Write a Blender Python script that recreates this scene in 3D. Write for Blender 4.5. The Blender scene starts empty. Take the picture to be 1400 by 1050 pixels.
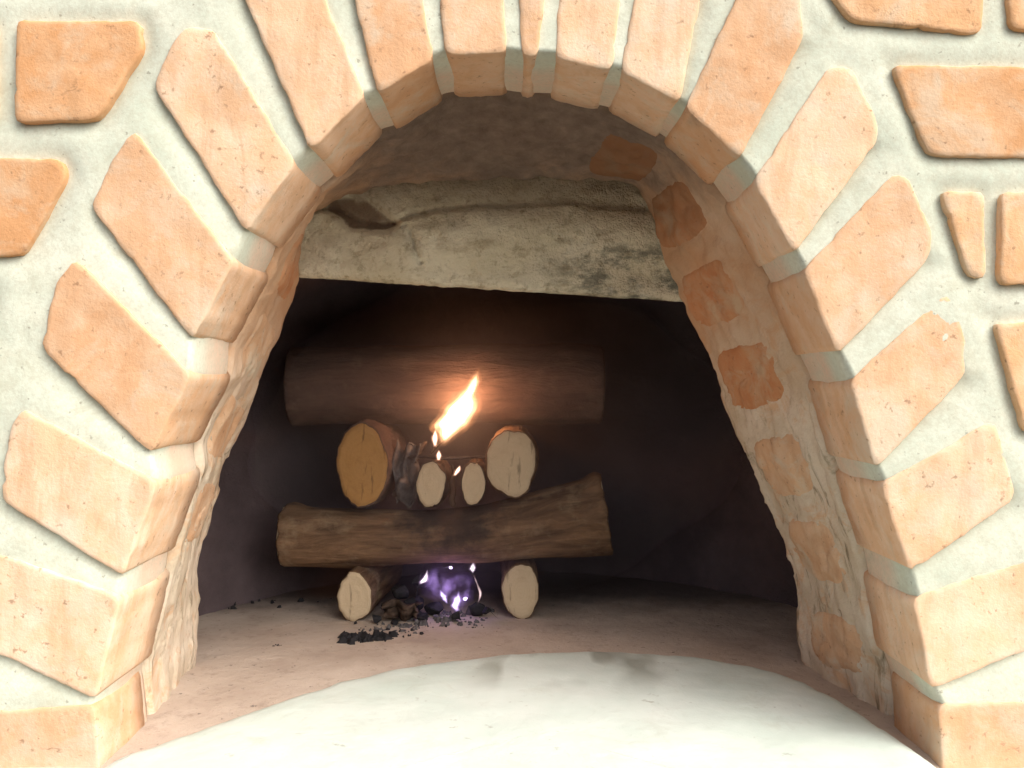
import bpy, bmesh, math, random
import numpy as np
from mathutils import Vector, noise as mn

random.seed(7)
rng = np.random.default_rng(7)
scene = bpy.context.scene
C = scene.collection

# ------------------------------------------------------------------ camera
D = 0.606                                   # camera to brick face, metres
cam_d = bpy.data.cameras.new('camera')
cam = bpy.data.objects.new('camera', cam_d); C.objects.link(cam)
cam.location = (0, -D, 0); cam.rotation_euler = (math.radians(90), 0, 0)
cam_d.sensor_width = 36; cam_d.lens = 36 * D / 0.70
cam_d.clip_start = 0.01; cam_d.clip_end = 100
scene.camera = cam

# ------------------------------------------------------------------ sky and sun
SUN_EL, SUN_AZ = 46, 56                     # degrees; azimuth to the right of straight ahead of the wall
world = bpy.data.worlds.new('World'); scene.world = world; world.use_nodes = True
wn = world.node_tree.nodes; wl = world.node_tree.links
bg = wn['Background']
sky = wn.new('ShaderNodeTexSky'); sky.sky_type = 'NISHITA'; sky.sun_disc = False
sky.sun_elevation = math.radians(SUN_EL); sky.sun_rotation = math.radians(180 - SUN_AZ)
sky.dust_density = 6.0; sky.air_density = 1.0; sky.ozone_density = 0.4
hs = wn.new('ShaderNodeHueSaturation'); hs.inputs['Saturation'].default_value = 0.40    # thin overcast: a paler sky
wl.new(sky.outputs[0], hs.inputs['Color']); wl.new(hs.outputs[0], bg.inputs[0]); bg.inputs[1].default_value = 0.15
sun_d = bpy.data.lights.new('sun', 'SUN'); sun_d.energy = 1.15; sun_d.angle = math.radians(85)
sun_d.color = (1.0, 0.965, 0.89)
sun = bpy.data.objects.new('sun', sun_d); C.objects.link(sun)
to_sun = Vector((math.cos(math.radians(SUN_EL)) * math.sin(math.radians(SUN_AZ)),
                 -math.cos(math.radians(SUN_EL)) * math.cos(math.radians(SUN_AZ)),
                 math.sin(math.radians(SUN_EL))))
sun.rotation_euler = to_sun.to_track_quat('Z', 'Y').to_euler(); sun.location = to_sun * 3

vs = scene.view_settings
vs.view_transform = 'Standard'; vs.look = 'None'; vs.exposure = 0.94; vs.gamma = 1.0
vs.use_curve_mapping = False
scene.render.engine = 'CYCLES'
scene.cycles.use_denoising = True; scene.cycles.use_adaptive_sampling = True; scene.cycles.adaptive_threshold = 0.025
scene.cycles.max_bounces = 8; scene.cycles.diffuse_bounces = 4; scene.cycles.volume_max_steps = 48

# ------------------------------------------------------------------ helpers
def W(u, v):                                # drawing units on the brick face (2 units = 1 mm) -> metres
    return ((u - 700) / 2000.0, (525 - v) / 2000.0)

def mesh_obj(name, verts, faces, mats, parent=None, smooth=True, mat_idx=None, loc=None):
    me = bpy.data.meshes.new(name)
    me.from_pydata([tuple(map(float, v)) for v in verts], [], [tuple(map(int, f)) for f in faces])
    bm = bmesh.new(); bm.from_mesh(me)
    bmesh.ops.recalc_face_normals(bm, faces=bm.faces); bm.to_mesh(me); bm.free()
    for m in (mats if isinstance(mats, (list, tuple)) else [mats]): me.materials.append(m)
    me.polygons.foreach_set('use_smooth', [smooth] * len(me.polygons))
    if mat_idx is not None: me.polygons.foreach_set('material_index', mat_idx)
    o = bpy.data.objects.new(name, me); C.objects.link(o)
    if parent is not None: o.parent = parent
    if loc is not None: o.location = loc
    return o

def thing(name, label, cat, loc, group=None):
    o = bpy.data.objects.new(name, None); C.objects.link(o); o.location = loc
    o.empty_display_size = 0.02
    o['label'] = label; o['category'] = cat
    if group: o['group'] = group
    return o

def tag(o, label, cat, group=None, kind=None):
    o['label'] = label; o['category'] = cat
    if group: o['group'] = group
    if kind: o['kind'] = kind
    return o

def nz(p, s, seed=0.0):
    return mn.noise(Vector((p[0] * s + seed, p[1] * s + seed * 1.7, p[2] * s - seed)))

def fbm(p, s, seed=0.0, octv=4):
    return mn.fractal(Vector((p[0] * s + seed, p[1] * s + seed * 1.7, p[2] * s - seed)), 1.0, 2.0, octv)

def grid_faces(n, m, close_u=False, off=0):
    f = []
    for i in range(n if close_u else n - 1):
        for j in range(m - 1):
            a = i * m + j; b = ((i + 1) % n) * m + j
            f.append((off + a, off + b, off + b + 1, off + a + 1))
    return f

def resample(pts, step=None, n=None, closed=False):
    P = np.array(pts, float)
    if closed: P = np.vstack([P, P[:1]])
    seg = np.linalg.norm(np.diff(P, axis=0), axis=1); s = np.concatenate([[0], np.cumsum(seg)])
    if n is None: n = max(4, int(s[-1] / step)) + (0 if closed else 1)
    t = np.linspace(0, s[-1], n + 1)[:-1] if closed else np.linspace(0, s[-1], n)
    return np.stack([np.interp(t, s, P[:, k]) for k in range(P.shape[1])], 1)

def smooth_poly(P, it, closed=True, k=0.5):
    P = P.copy()
    for _ in range(it):
        if closed: P = P * (1 - k) + k * 0.5 * (np.roll(P, 1, 0) + np.roll(P, -1, 0))
        else: P[1:-1] = P[1:-1] * (1 - k) + k * 0.5 * (P[:-2] + P[2:])
    return P

def normals2d(P, closed=True):
    T = (np.roll(P, -1, 0) - np.roll(P, 1, 0)) if closed else np.gradient(P, axis=0)
    T /= np.linalg.norm(T, axis=1)[:, None] + 1e-12
    return np.stack([T[:, 1], -T[:, 0]], 1)          # right-hand side of travel

# ------------------------------------------------------------------ materials
class NT:
    def __init__(self, name):
        self.m = bpy.data.materials.new(name); self.m.use_nodes = True
        self.t = self.m.node_tree; self.n = self.t.nodes; self.l = self.t.links
        self.b = self.n['Principled BSDF']; self.b.inputs['Roughness'].default_value = 0.9
        self.b.inputs['Specular IOR Level'].default_value = 0.2
        self.tc = self.n.new('ShaderNodeTexCoord'); self.co = self.tc.outputs['Object']
    def link(self, a, b): self.l.new(a, b); return b
    def rand_offset(self, amount=13.0):
        oi = self.n.new('ShaderNodeObjectInfo'); m = self.n.new('ShaderNodeMath'); m.operation = 'MULTIPLY'
        m.inputs[1].default_value = amount; self.l.new(oi.outputs['Random'], m.inputs[0])
        v = self.n.new('ShaderNodeVectorMath'); v.operation = 'ADD'
        self.l.new(self.co, v.inputs[0]); self.l.new(m.outputs[0], v.inputs[1]); self.co = v.outputs[0]
        self.rand = oi.outputs['Random']
    def scale_co(self, s):
        mp = self.n.new('ShaderNodeMapping'); mp.inputs['Scale'].default_value = s
        self.l.new(self.co, mp.inputs[0]); return mp.outputs[0]
    def noise(self, scale, detail=4, rough=0.6, co=None, dist=0.0):
        x = self.n.new('ShaderNodeTexNoise'); x.inputs['Scale'].default_value = scale
        x.inputs['Detail'].default_value = detail; x.inputs['Roughness'].default_value = rough
        x.inputs['Distortion'].default_value = dist
        self.l.new(co or self.co, x.inputs['Vector']); return x.outputs['Fac']
    def vor(self, scale, feature='F1', co=None):
        x = self.n.new('ShaderNodeTexVoronoi'); x.feature = feature; x.inputs['Scale'].default_value = scale
        self.l.new(co or self.co, x.inputs['Vector']); return x.outputs['Distance']
    def ramp(self, fac, stops, interp='LINEAR'):
        r = self.n.new('ShaderNodeValToRGB'); e = r.color_ramp.elements; r.color_ramp.interpolation = interp
        while len(e) < len(stops): e.new(0.5)
        for k, (p, c) in enumerate(stops):
            e[k].position = p
            e[k].color = (c, c, c, 1) if not hasattr(c, '__len__') else (*c, 1)
        self.l.new(fac, r.inputs[0]); return r.outputs[0]
    def mix(self, fac, a, b, mode='MIX'):
        m = self.n.new('ShaderNodeMix'); m.data_type = 'RGBA'; m.blend_type = mode
        for s, v in ((0, fac), (6, a), (7, b)):
            if hasattr(v, 'is_linked'): self.l.new(v, m.inputs[s])
            elif s == 0: m.inputs[0].default_value = v
            else: m.inputs[s].default_value = (*v, 1)
        return m.outputs[2]
    def math(self, op, a, b=0.0):
        m = self.n.new('ShaderNodeMath'); m.operation = op; m.use_clamp = False
        for s, v in ((0, a), (1, b)):
            if hasattr(v, 'is_linked'): self.l.new(v, m.inputs[s])
            else: m.inputs[s].default_value = v
        return m.outputs[0]
    def xyz(self):
        s = self.n.new('ShaderNodeSeparateXYZ'); self.l.new(self.tc.outputs['Object'], s.inputs[0]); return s.outputs
    def smooth(self, v, lo, hi):
        m = self.n.new('ShaderNodeMapRange'); m.interpolation_type = 'SMOOTHSTEP'
        m.inputs[1].default_value = lo; m.inputs[2].default_value = hi
        self.l.new(v, m.inputs[0]); return m.outputs[0]
    def bump(self, h, dist, strength=1.0, prev=None):
        b = self.n.new('ShaderNodeBump'); b.inputs['Strength'].default_value = strength
        b.inputs['Distance'].default_value = dist; self.l.new(h, b.inputs['Height'])
        if prev is not None: self.l.new(prev, b.inputs['Normal'])
        self.l.new(b.outputs[0], self.b.inputs['Normal']); return b.outputs[0]
    def color(self, c):
        if hasattr(c, 'is_linked'): self.l.new(c, self.b.inputs['Base Color'])
        else: self.b.inputs['Base Color'].default_value = (*c, 1)

def brick_mat(name, c_dark, c_mid, c_pale, smear, smear_col=(0.60, 0.57, 0.46), sooty=False):
    k = NT(name); k.rand_offset()
    big = k.noise(16, 3, 0.55)
    base = k.mix(k.ramp(big, [(0.30, 0.0), (0.72, 1.0)]), c_dark, c_mid)
    base = k.mix(k.ramp(k.noise(45, 5, 0.7), [(0.42, 0.0), (0.75, 0.8)]), base, c_pale)
    # brick to brick difference
    tone = k.ramp(k.rand, [(0.0, (0.88, 0.80, 0.72)), (0.5, (1, 1, 1)), (1.0, (1.03, 1.07, 1.10))])
    base = k.mix(1.0, base, tone, 'MULTIPLY')
    vst = k.ramp(k.noise(1.0, 4, 0.65, k.scale_co((55, 55, 11)), 0.6), [(0.50, 0.0), (0.68, 0.55)])
    base = k.mix(vst, base, tuple(0.82 * v for v in c_dark))
    # smears of mortar left on the face
    sm = k.math('MULTIPLY', k.ramp(k.noise(24, 5, 0.65, dist=0.6), [(0.50, 0.0), (0.66, 1.0)]), smear)
    base = k.mix(sm, base, smear_col)
    # hairline cracks, only here and there
    cr = k.ramp(k.noise(9, 5, 0.62, k.scale_co((1, 0.4, 1.6)), 0.4), [(0.490, 0.0), (0.5, 1.0), (0.510, 0.0)])
    cr = k.math('MULTIPLY', cr, k.ramp(k.noise(15, 3, 0.6), [(0.65, 0.0), (0.71, 0.7)]))
    base = k.mix(cr, base, (0.25, 0.13, 0.07))
    # dark pits
    pit = k.ramp(k.noise(170, 3, 0.6), [(0.63, 0.0), (0.73, 0.6)])
    base = k.mix(pit, base, (0.22, 0.11, 0.055))
    if sooty:                                              # smoke has browned the bricks near the crown of the vault
        z = k.xyz()[2]
        st = k.math('MULTIPLY', k.smooth(k.math('ADD', z, k.math('MULTIPLY', k.noise(30, 4, 0.7), 0.05)), 0.10, 0.23), 0.80)
        base = k.mix(st, base, (0.17, 0.085, 0.045))
    k.color(base)
    n1 = k.bump(k.noise(60, 3, 0.6), 0.0008, 0.5)
    n2 = k.bump(k.noise(420, 2, 0.7), 0.0006, 0.6, n1)
    k.bump(pit, 0.0012, -0.8, n2)
    return k.m

M_VOUS = brick_mat('brick_peach', (0.68, 0.405, 0.230), (0.755, 0.502, 0.325), (0.78, 0.60, 0.45), 0.42)
M_SMEAR = brick_mat('brick_under_smeared_mortar', (0.56, 0.32, 0.175), (0.65, 0.42, 0.26), (0.66, 0.49, 0.34), 0.85, (0.58, 0.51, 0.39))
M_ORNG = brick_mat('brick_orange', (0.64, 0.345, 0.165), (0.71, 0.42, 0.225), (0.75, 0.52, 0.34), 0.40)
M_DEEP = brick_mat('brick_fired_red', (0.50, 0.215, 0.095), (0.60, 0.28, 0.135), (0.58, 0.36, 0.21), 0.65, (0.52, 0.41, 0.28), True)

def mortar_mat():
    k = NT('pale_mortar')
    base = k.mix(k.ramp(k.noise(9, 4, 0.6), [(0.3, 0.0), (0.7, 1.0)]), (0.53, 0.565, 0.455), (0.66, 0.67, 0.555))
    base = k.mix(k.ramp(k.noise(38, 5, 0.7), [(0.5, 0.0), (0.8, 0.5)]), base, (0.76, 0.70, 0.56))
    x, y, z = k.xyz()                                      # brick dust over joints inside the arch, deepened to offset bluish sky shade
    dust = k.math('MULTIPLY', k.smooth(y, 0.018, 0.040), k.ramp(k.noise(40, 5, 0.7), [(0.36, 0.55), (0.62, 0.95)]))
    base = k.mix(dust, base, (0.68, 0.48, 0.35))
    dirt = k.ramp(k.noise(27, 5, 0.75, dist=0.5), [(0.54, 0.0), (0.72, 0.55)])
    base = k.mix(dirt, base, (0.42, 0.40, 0.29))
    sand = k.ramp(k.noise(330, 3, 0.75), [(0.40, 0.0), (0.70, 0.5)])
    base = k.mix(sand, base, (0.47, 0.44, 0.33))
    speck = k.ramp(k.noise(210, 2, 0.6), [(0.68, 0.0), (0.74, 0.6)])
    base = k.mix(speck, base, (0.25, 0.23, 0.17)); k.color(base)
    n = k.bump(k.noise(75, 3, 0.6), 0.0007, 0.5)
    n = k.bump(k.noise(500, 2, 0.7), 0.00035, 0.5, n); k.bump(speck, 0.001, -0.6, n)
    return k.m
M_MORT = mortar_mat()

def lining_mat():
    k = NT('smoked_lining_plaster')
    x, y, z = k.xyz()
    base = k.mix(k.ramp(k.noise(20, 5, 0.65), [(0.35, 0.0), (0.65, 1.0)]), (0.52, 0.42, 0.30), (0.68, 0.58, 0.46))
    base = k.mix(k.ramp(k.noise(34, 5, 0.7, dist=0.8), [(0.52, 0.0), (0.66, 0.75)]), base, (0.58, 0.35, 0.20))
    st = k.scale_co((60, 60, 14))
    streak = k.ramp(k.noise(1.0, 5, 0.7, st, 1.0), [(0.55, 0.0), (0.68, 0.8)])
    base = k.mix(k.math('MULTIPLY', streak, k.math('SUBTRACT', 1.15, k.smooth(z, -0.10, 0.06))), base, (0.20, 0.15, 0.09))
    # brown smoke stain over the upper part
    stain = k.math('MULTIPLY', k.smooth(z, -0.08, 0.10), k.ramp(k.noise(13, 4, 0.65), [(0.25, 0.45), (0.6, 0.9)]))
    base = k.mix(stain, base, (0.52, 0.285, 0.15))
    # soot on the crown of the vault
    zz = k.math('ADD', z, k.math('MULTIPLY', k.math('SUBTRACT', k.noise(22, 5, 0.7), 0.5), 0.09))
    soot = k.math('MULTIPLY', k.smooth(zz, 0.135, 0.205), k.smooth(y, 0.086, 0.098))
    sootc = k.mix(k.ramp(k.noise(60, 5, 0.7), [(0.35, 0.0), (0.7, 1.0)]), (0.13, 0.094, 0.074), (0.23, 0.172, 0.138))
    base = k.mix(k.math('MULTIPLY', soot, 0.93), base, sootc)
    k.color(base)
    n = k.bump(k.noise(55, 4, 0.65), 0.0030, 0.7); n = k.bump(streak, 0.002, -0.6, n)
    k.bump(k.noise(420, 2, 0.7), 0.0007, 0.7, n)
    return k.m
M_LINE = lining_mat()

def lintel_mat():
    k = NT('lintel_plaster')
    x, y, z = k.xyz()
    base = k.mix(k.ramp(k.noise(17, 5, 0.65), [(0.35, 0.0), (0.68, 1.0)]), (0.56, 0.485, 0.335), (0.69, 0.62, 0.47))
    base = k.mix(k.ramp(k.noise(95, 4, 0.7), [(0.53, 0.0), (0.68, 0.6)]), base, (0.22, 0.165, 0.09))
    base = k.mix(k.ramp(k.noise(36, 5, 0.75, k.scale_co((0.7, 1, 1.6))), [(0.52, 0.0), (0.70, 0.55)]), base, (0.27, 0.20, 0.115))
    # grey smoke smudge low on the right
    a = k.math('MULTIPLY', k.smooth(x, 0.0, 0.09), k.math('SUBTRACT', 1.0, k.smooth(z, 0.115, 0.155)))
    sm = k.math('MULTIPLY', a, k.ramp(k.noise(48, 6, 0.75, k.scale_co((0.6, 1, 1.3))), [(0.47, 0.0), (0.60, 0.85)]))
    base = k.mix(sm, base, (0.13, 0.125, 0.095))
    sm2 = k.math('MULTIPLY', a, k.ramp(k.noise(40, 5, 0.7), [(0.55, 0.0), (0.7, 0.6)]))
    base = k.mix(sm2, base, (0.55, 0.51, 0.42))
    # brown soot towards the top and in the broken pocket on the left
    zz = k.math('ADD', z, k.math('MULTIPLY', k.math('SUBTRACT', k.noise(30, 5, 0.7), 0.5), 0.03))
    top = k.smooth(zz, 0.150, 0.190)
    base = k.mix(k.math('MULTIPLY', top, 0.65), base, (0.17, 0.12, 0.085))
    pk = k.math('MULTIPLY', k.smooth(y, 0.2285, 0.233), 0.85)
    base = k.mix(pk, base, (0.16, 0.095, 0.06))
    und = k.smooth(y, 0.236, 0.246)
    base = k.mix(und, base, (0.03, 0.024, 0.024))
    k.color(base)
    n = k.bump(k.noise(60, 4, 0.75), 0.006, 0.9); k.bump(k.noise(380, 2, 0.7), 0.0008, 0.8, n)
    return k.m
M_LINT = lintel_mat()

def soot_mat():
    k = NT('sooty_chamber_wall')
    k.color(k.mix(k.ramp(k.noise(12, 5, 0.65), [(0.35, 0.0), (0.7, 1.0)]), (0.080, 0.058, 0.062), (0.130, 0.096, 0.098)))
    k.bump(k.noise(30, 6, 0.7), 0.008, 0.7)
    return k.m
M_SOOT = soot_mat()

def floor_mat():
    k = NT('dusty_oven_floor')
    x, y, z = k.xyz()
    base = k.mix(k.ramp(k.noise(11, 5, 0.65), [(0.35, 0.0), (0.7, 1.0)]), (0.42, 0.33, 0.265), (0.55, 0.455, 0.375))
    base = k.mix(k.ramp(k.noise(55, 5, 0.75), [(0.55, 0.0), (0.75, 0.5)]), base, (0.20, 0.145, 0.105))
    base = k.mix(k.ramp(k.noise(150, 3, 0.6), [(0.66, 0.0), (0.72, 0.6)]), base, (0.06, 0.05, 0.045))
    # floor colour darkens deep in the chamber
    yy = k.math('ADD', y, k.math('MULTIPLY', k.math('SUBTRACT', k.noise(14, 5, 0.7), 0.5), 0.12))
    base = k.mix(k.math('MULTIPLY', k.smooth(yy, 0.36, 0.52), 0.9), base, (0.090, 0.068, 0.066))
    # pale ash under the fire
    k.color(base)
    n = k.bump(k.noise(45, 4, 0.7), 0.003, 0.7); k.bump(k.noise(420, 2, 0.7), 0.0008, 0.7, n)
    return k.m
M_FLOOR = floor_mat()

def hearth_mat():
    k = NT('white_hearth_plaster')
    base = k.mix(k.ramp(k.noise(10, 4, 0.6), [(0.35, 0.0), (0.7, 1.0)]), (0.50, 0.555, 0.495), (0.615, 0.64, 0.585))
    mp = k.n.new('ShaderNodeMapping'); mp.inputs['Rotation'].default_value = (0, 0, math.radians(35))
    mp.inputs['Scale'].default_value = (22, 9, 10); k.l.new(k.co, mp.inputs[0])
    x, y, z = k.xyz()
    near = k.math('MULTIPLY', k.smooth(y, 0.10, 0.19), k.math('MULTIPLY', k.smooth(x, -0.06, 0.0), k.math('SUBTRACT', 1.0, k.smooth(x, 0.11, 0.16))))
    smear = k.math('MULTIPLY', near, k.ramp(k.noise(1.15, 1.5, 0.5, mp.outputs[0], 0.2), [(0.50, 0.0), (0.62, 0.75)]))
    base = k.mix(smear, base, (0.24, 0.235, 0.19))
    base = k.mix(k.ramp(k.noise(70, 3, 0.6), [(0.68, 0.0), (0.75, 0.6)]), base, (0.30, 0.28, 0.23))
    base = k.mix(k.ramp(k.noise(23, 5, 0.75, dist=0.6), [(0.54, 0.0), (0.74, 0.45)]), base, (0.42, 0.42, 0.35))
    k.color(base); k.b.inputs['Roughness'].default_value = 0.7
    n = k.bump(k.noise(30, 5, 0.65), 0.003, 0.6); k.bump(k.noise(360, 4, 0.7), 0.0005, 0.5, n)
    return k.m
M_HEARTH = hearth_mat()

def bark_mat(name, dark, mid, pale):
    k = NT(name); k.rand_offset()
    st = k.n.new('ShaderNodeAttribute'); st.attribute_name = 'along'; st.attribute_type = 'GEOMETRY'
    co = st.outputs['Vector']
    f = k.noise(1.0, 6, 0.7, co, 0.7)
    base = k.mix(k.ramp(f, [(0.35, 0.0), (0.62, 1.0)]), dark, mid)
    base = k.mix(k.ramp(k.noise(26, 5, 0.7), [(0.52, 0.0), (0.72, 0.8)]), base, pale)
    g = k.n.new('ShaderNodeNewGeometry'); dv = k.n.new('ShaderNodeVectorMath'); dv.operation = 'DISTANCE'
    k.l.new(g.outputs['Position'], dv.inputs[0]); dv.inputs[1].default_value = (-0.066, 0.395, -0.125)
    dd = k.math('ADD', dv.outputs['Value'], k.math('MULTIPLY', k.math('SUBTRACT', k.noise(45, 5, 0.7), 0.5), 0.11))
    base = k.mix(k.math('MULTIPLY', k.math('SUBTRACT', 1.0, k.smooth(dd, 0.035, 0.085)), 0.85), base, (0.022, 0.018, 0.017))
    k.color(base); n = k.bump(f, 0.006, 0.9); k.bump(k.noise(260, 4, 0.7), 0.001, 0.8, n)
    return k.m
M_BARK = bark_mat('firewood_bark', (0.095, 0.054, 0.031), (0.235, 0.138, 0.077), (0.33, 0.24, 0.15))
M_BARK_D = bark_mat('scorched_bark', (0.085, 0.055, 0.045), (0.14, 0.090, 0.072), (0.19, 0.135, 0.105))

def cut_mat(name, c1, c2):
    k = NT(name)
    a = k.n.new('ShaderNodeAttribute'); a.attribute_name = 'ring'; a.attribute_type = 'GEOMETRY'
    r = k.math('ADD', a.outputs['Fac'], k.math('MULTIPLY', k.noise(60, 3, 0.6), 0.16))
    s = k.math('SINE', k.math('MULTIPLY', r, 46.0))
    base = k.mix(k.ramp(s, [(0.2, 0.0), (0.9, 0.12)]), c1, c2)
    base = k.mix(k.ramp(k.noise(70, 5, 0.7), [(0.5, 0.0), (0.75, 0.6)]), base, c2)
    base = k.mix(k.ramp(k.noise(110, 4, 0.65, k.scale_co((1, 1, 0.16))), [(0.60, 0.0), (0.68, 0.75)]), base, tuple(0.4 * v for v in c2))
    k.color(base); k.bump(k.noise(240, 4, 0.7), 0.0012, 0.8)
    return k.m
M_CUT_PALE = cut_mat('pale_sawn_wood', (0.55, 0.43, 0.285), (0.43, 0.315, 0.19))
M_CUT_ORNG = cut_mat('orange_sawn_wood', (0.40, 0.215, 0.075), (0.28, 0.135, 0.04))

def plain(name, c, rough=0.9, bump=None):
    k = NT(name); k.rand_offset()
    k.color(k.mix(k.ramp(k.noise(90, 4, 0.7), [(0.35, 0.0), (0.7, 1.0)]), tuple(0.6 * v for v in c), tuple(1.35 * v for v in c)))
    k.b.inputs['Roughness'].default_value = rough
    k.bump(k.noise(150, 5, 0.7), bump or 0.002, 0.9)
    return k.m
M_ASHLAR = plain('grey_bounce_ledge', (0.30, 0.29, 0.26), 0.95)
M_CHAR = plain('charcoal', (0.022, 0.020, 0.022), 0.75)
M_ASH = plain('grey_ash', (0.12, 0.108, 0.106), 0.95)
M_TWIG = plain('charred_twig', (0.07, 0.045, 0.032))

def fire_mat(name, col, strength, lo=0.3, hi=0.65, floor=0.25, scale=70):
    m = bpy.data.materials.new(name); m.use_nodes = True
    n, l = m.node_tree.nodes, m.node_tree.links
    n.clear()
    out = n.new('ShaderNodeOutputMaterial'); e = n.new('ShaderNodeEmission')
    e.inputs[0].default_value = (*col, 1); e.inputs[1].default_value = strength
    tc = n.new('ShaderNodeTexCoord'); ns = n.new('ShaderNodeTexNoise'); ns.inputs['Scale'].default_value = scale
    ns.inputs['Detail'].default_value = 3
    l.new(tc.outputs['Object'], ns.inputs['Vector'])
    r = n.new('ShaderNodeMapRange'); r.inputs[1].default_value = lo; r.inputs[2].default_value = hi
    r.inputs[3].default_value = floor * strength; r.inputs[4].default_value = strength
    l.new(ns.outputs['Fac'], r.inputs[0]); l.new(r.outputs[0], e.inputs[1])
    l.new(e.outputs[0], out.inputs['Volume'])
    return m
def fire_set(name, veil, heart, s1, s2, s3, **kw):
    mid = tuple(0.5 * (a + b) for a, b in zip(veil, heart))
    return [fire_mat(name + '_veil', veil, s1, **kw), fire_mat(name + '_mantle', mid, s2, **kw), fire_mat(name + '_core', heart, s3, **kw)]
M_FLAME = fire_set('bright_flame', (1.0, 0.40, 0.16), (1.0, 0.74, 0.42), 22, 90, 300)
M_FLAME_S = fire_set('small_flame', (1.0, 0.42, 0.24), (1.0, 0.74, 0.56), 60, 160, 700)
M_FLAME_W = fire_set('white_flame', (0.70, 0.45, 0.80), (1.0, 0.88, 0.88), 30, 110, 420)
M_FLAME_P = fire_set('pinkish_flame', (0.80, 0.45, 0.55), (1.0, 0.78, 0.72), 40, 110, 300)
M_FLAME_L = fire_set('lavender_flame', (0.50, 0.30, 0.90), (0.85, 0.72, 1.0), 30, 90, 260)
M_VIOLET = fire_set('violet_flame', (0.40, 0.22, 0.75), (0.55, 0.36, 0.90), 5, 8, 18, lo=0.44, hi=0.70, floor=0.0, scale=65)
def ember_mat(name, col, s):
    m = bpy.data.materials.new(name); m.use_nodes = True; b = m.node_tree.nodes['Principled BSDF']
    b.inputs['Base Color'].default_value = (0.05, 0.04, 0.04, 1)
    b.inputs['Emission Color'].default_value = (*col, 1); b.inputs['Emission Strength'].default_value = s
    return m
M_EMBER = ember_mat('white_hot_ember', (1.0, 0.86, 0.80), 4.0)
M_EMBER_V = ember_mat('violet_ember', (0.72, 0.55, 1.0), 1.6)

# ------------------------------------------------------------------ the brick face, drawn in face units
L = {}
vous = [   # outline of every arch brick, intrados side first: (lower corner, upper corner, ... round the outer end)
 [(132,953),(164,816),(0,760),(-95,735),(-112,850),(0,893)],
 [(168,786),(213,659),(32,561),(16,583),(4,672),(6,684)],
 [(206,617),(260,513),(104,356),(80,388),(58,470),(62,480)],
 [(263,462),(318,357),(183,179),(152,222),(126,282)],
 [(336,314),(402,223),(291,42),(256,38),(230,76),(212,118)],
 [(425,203),(498,131),(443,0),(397,-110),(311,-55),(337,0)],
 [(518,127),(591,79),(577,0),(543,-190),(438,-190),(486,0)],
 [(609,74),(691,71),(687,0),(678,-190),(595,-190),(604,0)],
 [(716,75),(733,76),(743,0),(757,-195),(705,-195),(712,0)],
 [(761,77),(836,95),(846,0),(868,-190),(778,-190),(766,0)],
 [(851,97),(929,139),(955,0),(981,-130),(901,-180),(868,0)],
 [(939,146),(1011,215),(1095,55),(1094,20),(1082,-40),(1044,-78),(1007,0)],
 [(1033,247),(1086,343),(1198,193),(1199,166),(1164,93),(1134,93)],
 [(1100,371),(1146,483),(1272,350),(1273,318),(1240,242),(1220,241)],
 [(1164,521),(1198,640),(1318,514),(1318,458),(1297,404),(1290,406)],
 [(1207,662),(1243,780),(1383,685),(1386,672),(1362,579),(1354,580)],
 [(1251,819),(1274,942),(1400,889),(1432,874),(1425,762),(1400,769)],
]
base_l = [(127,966),(0,974),(-130,978),(-130,1098),(0,1094),(136,1092)]
base_r = [(1285,966),(1293,1092),(1400,1094),(1490,1094),(1490,960),(1400,961)]
runs = [
 [(26,30),(191,32),(195,68),(133,164),(23,167)],
 [(-165,214),(84,220),(91,243),(31,348),(-165,356)],
 [(1139,-6),(1163,27),(1340,46),(1347,-70),(1105,-74)],
 [(1376,-72),(1382,39),(1590,46),(1590,-72)],
 [(1221,91),(1236,130),(1269,211),(1462,216),(1466,94)],
 [(1496,93),(1492,214),(1700,216),(1700,94)],
 [(1288,263),(1343,264),(1345,380),(1326,376)],
 [(1370,264),(1367,387),(1580,388),(1580,264)],
 [(1361,443),(1402,590),(1620,590),(1620,443)],
]
EXT_R = [(-700,705),(-260,720),(-190,900),(-110,1050),(0,1135),(95,1212),(212,1262),(264,1283),(385,1335),(443,1355),(590,1398),(768,1446),(960,1500),(1100,1510)]
EXT_L = [(-700,695),(-260,690),(-190,420),(-110,300),(0,218),(30,200),(166,125),(218,95),(350,25),(525,-60),(700,-112),(950,-140),(1100,-150)]
def ext(table, v): return float(np.interp(v, [a for a, b in table], [b for a, b in table]))
def run_row(v0, v1, side, start, lim):
    """one course running away from the arch on one side; the first brick is cut to the arch"""
    rr = random.Random(int(v0 * 7 + (side > 0) * 3))
    first = start is None
    if first:
        a0 = ext(EXT_R if side > 0 else EXT_L, v0) + side * 14; a1 = ext(EXT_R if side > 0 else EXT_L, v1) + side * 14
    else: a0 = a1 = start
    while True:
        w = rr.uniform(225, 265) * (0.75 if first else 1)
        b = (max(a0, a1) if side > 0 else min(a0, a1)) + side * w
        runs.append([(a0, v0 + rr.uniform(-3, 3)), (a1, v1 + rr.uniform(-3, 3)), (b, v1 + rr.uniform(-3, 3)), (b, v0 + rr.uniform(-3, 3))])
        a0 = a1 = b + side * rr.uniform(26, 36); first = False
        if (a0 > lim) if side > 0 else (a0 < lim): break
run_row(30, 166, -1, -8, -560); run_row(216, 352, -1, -200, -560)
run_row(404, 530, -1, None, -560); run_row(585, 710, -1, None, -560); run_row(765, 890, -1, None, -560); run_row(945, 1070, -1, -160, -560)
run_row(-160, -22, -1, None, -560); run_row(-340, -212, -1, None, -560)
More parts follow.
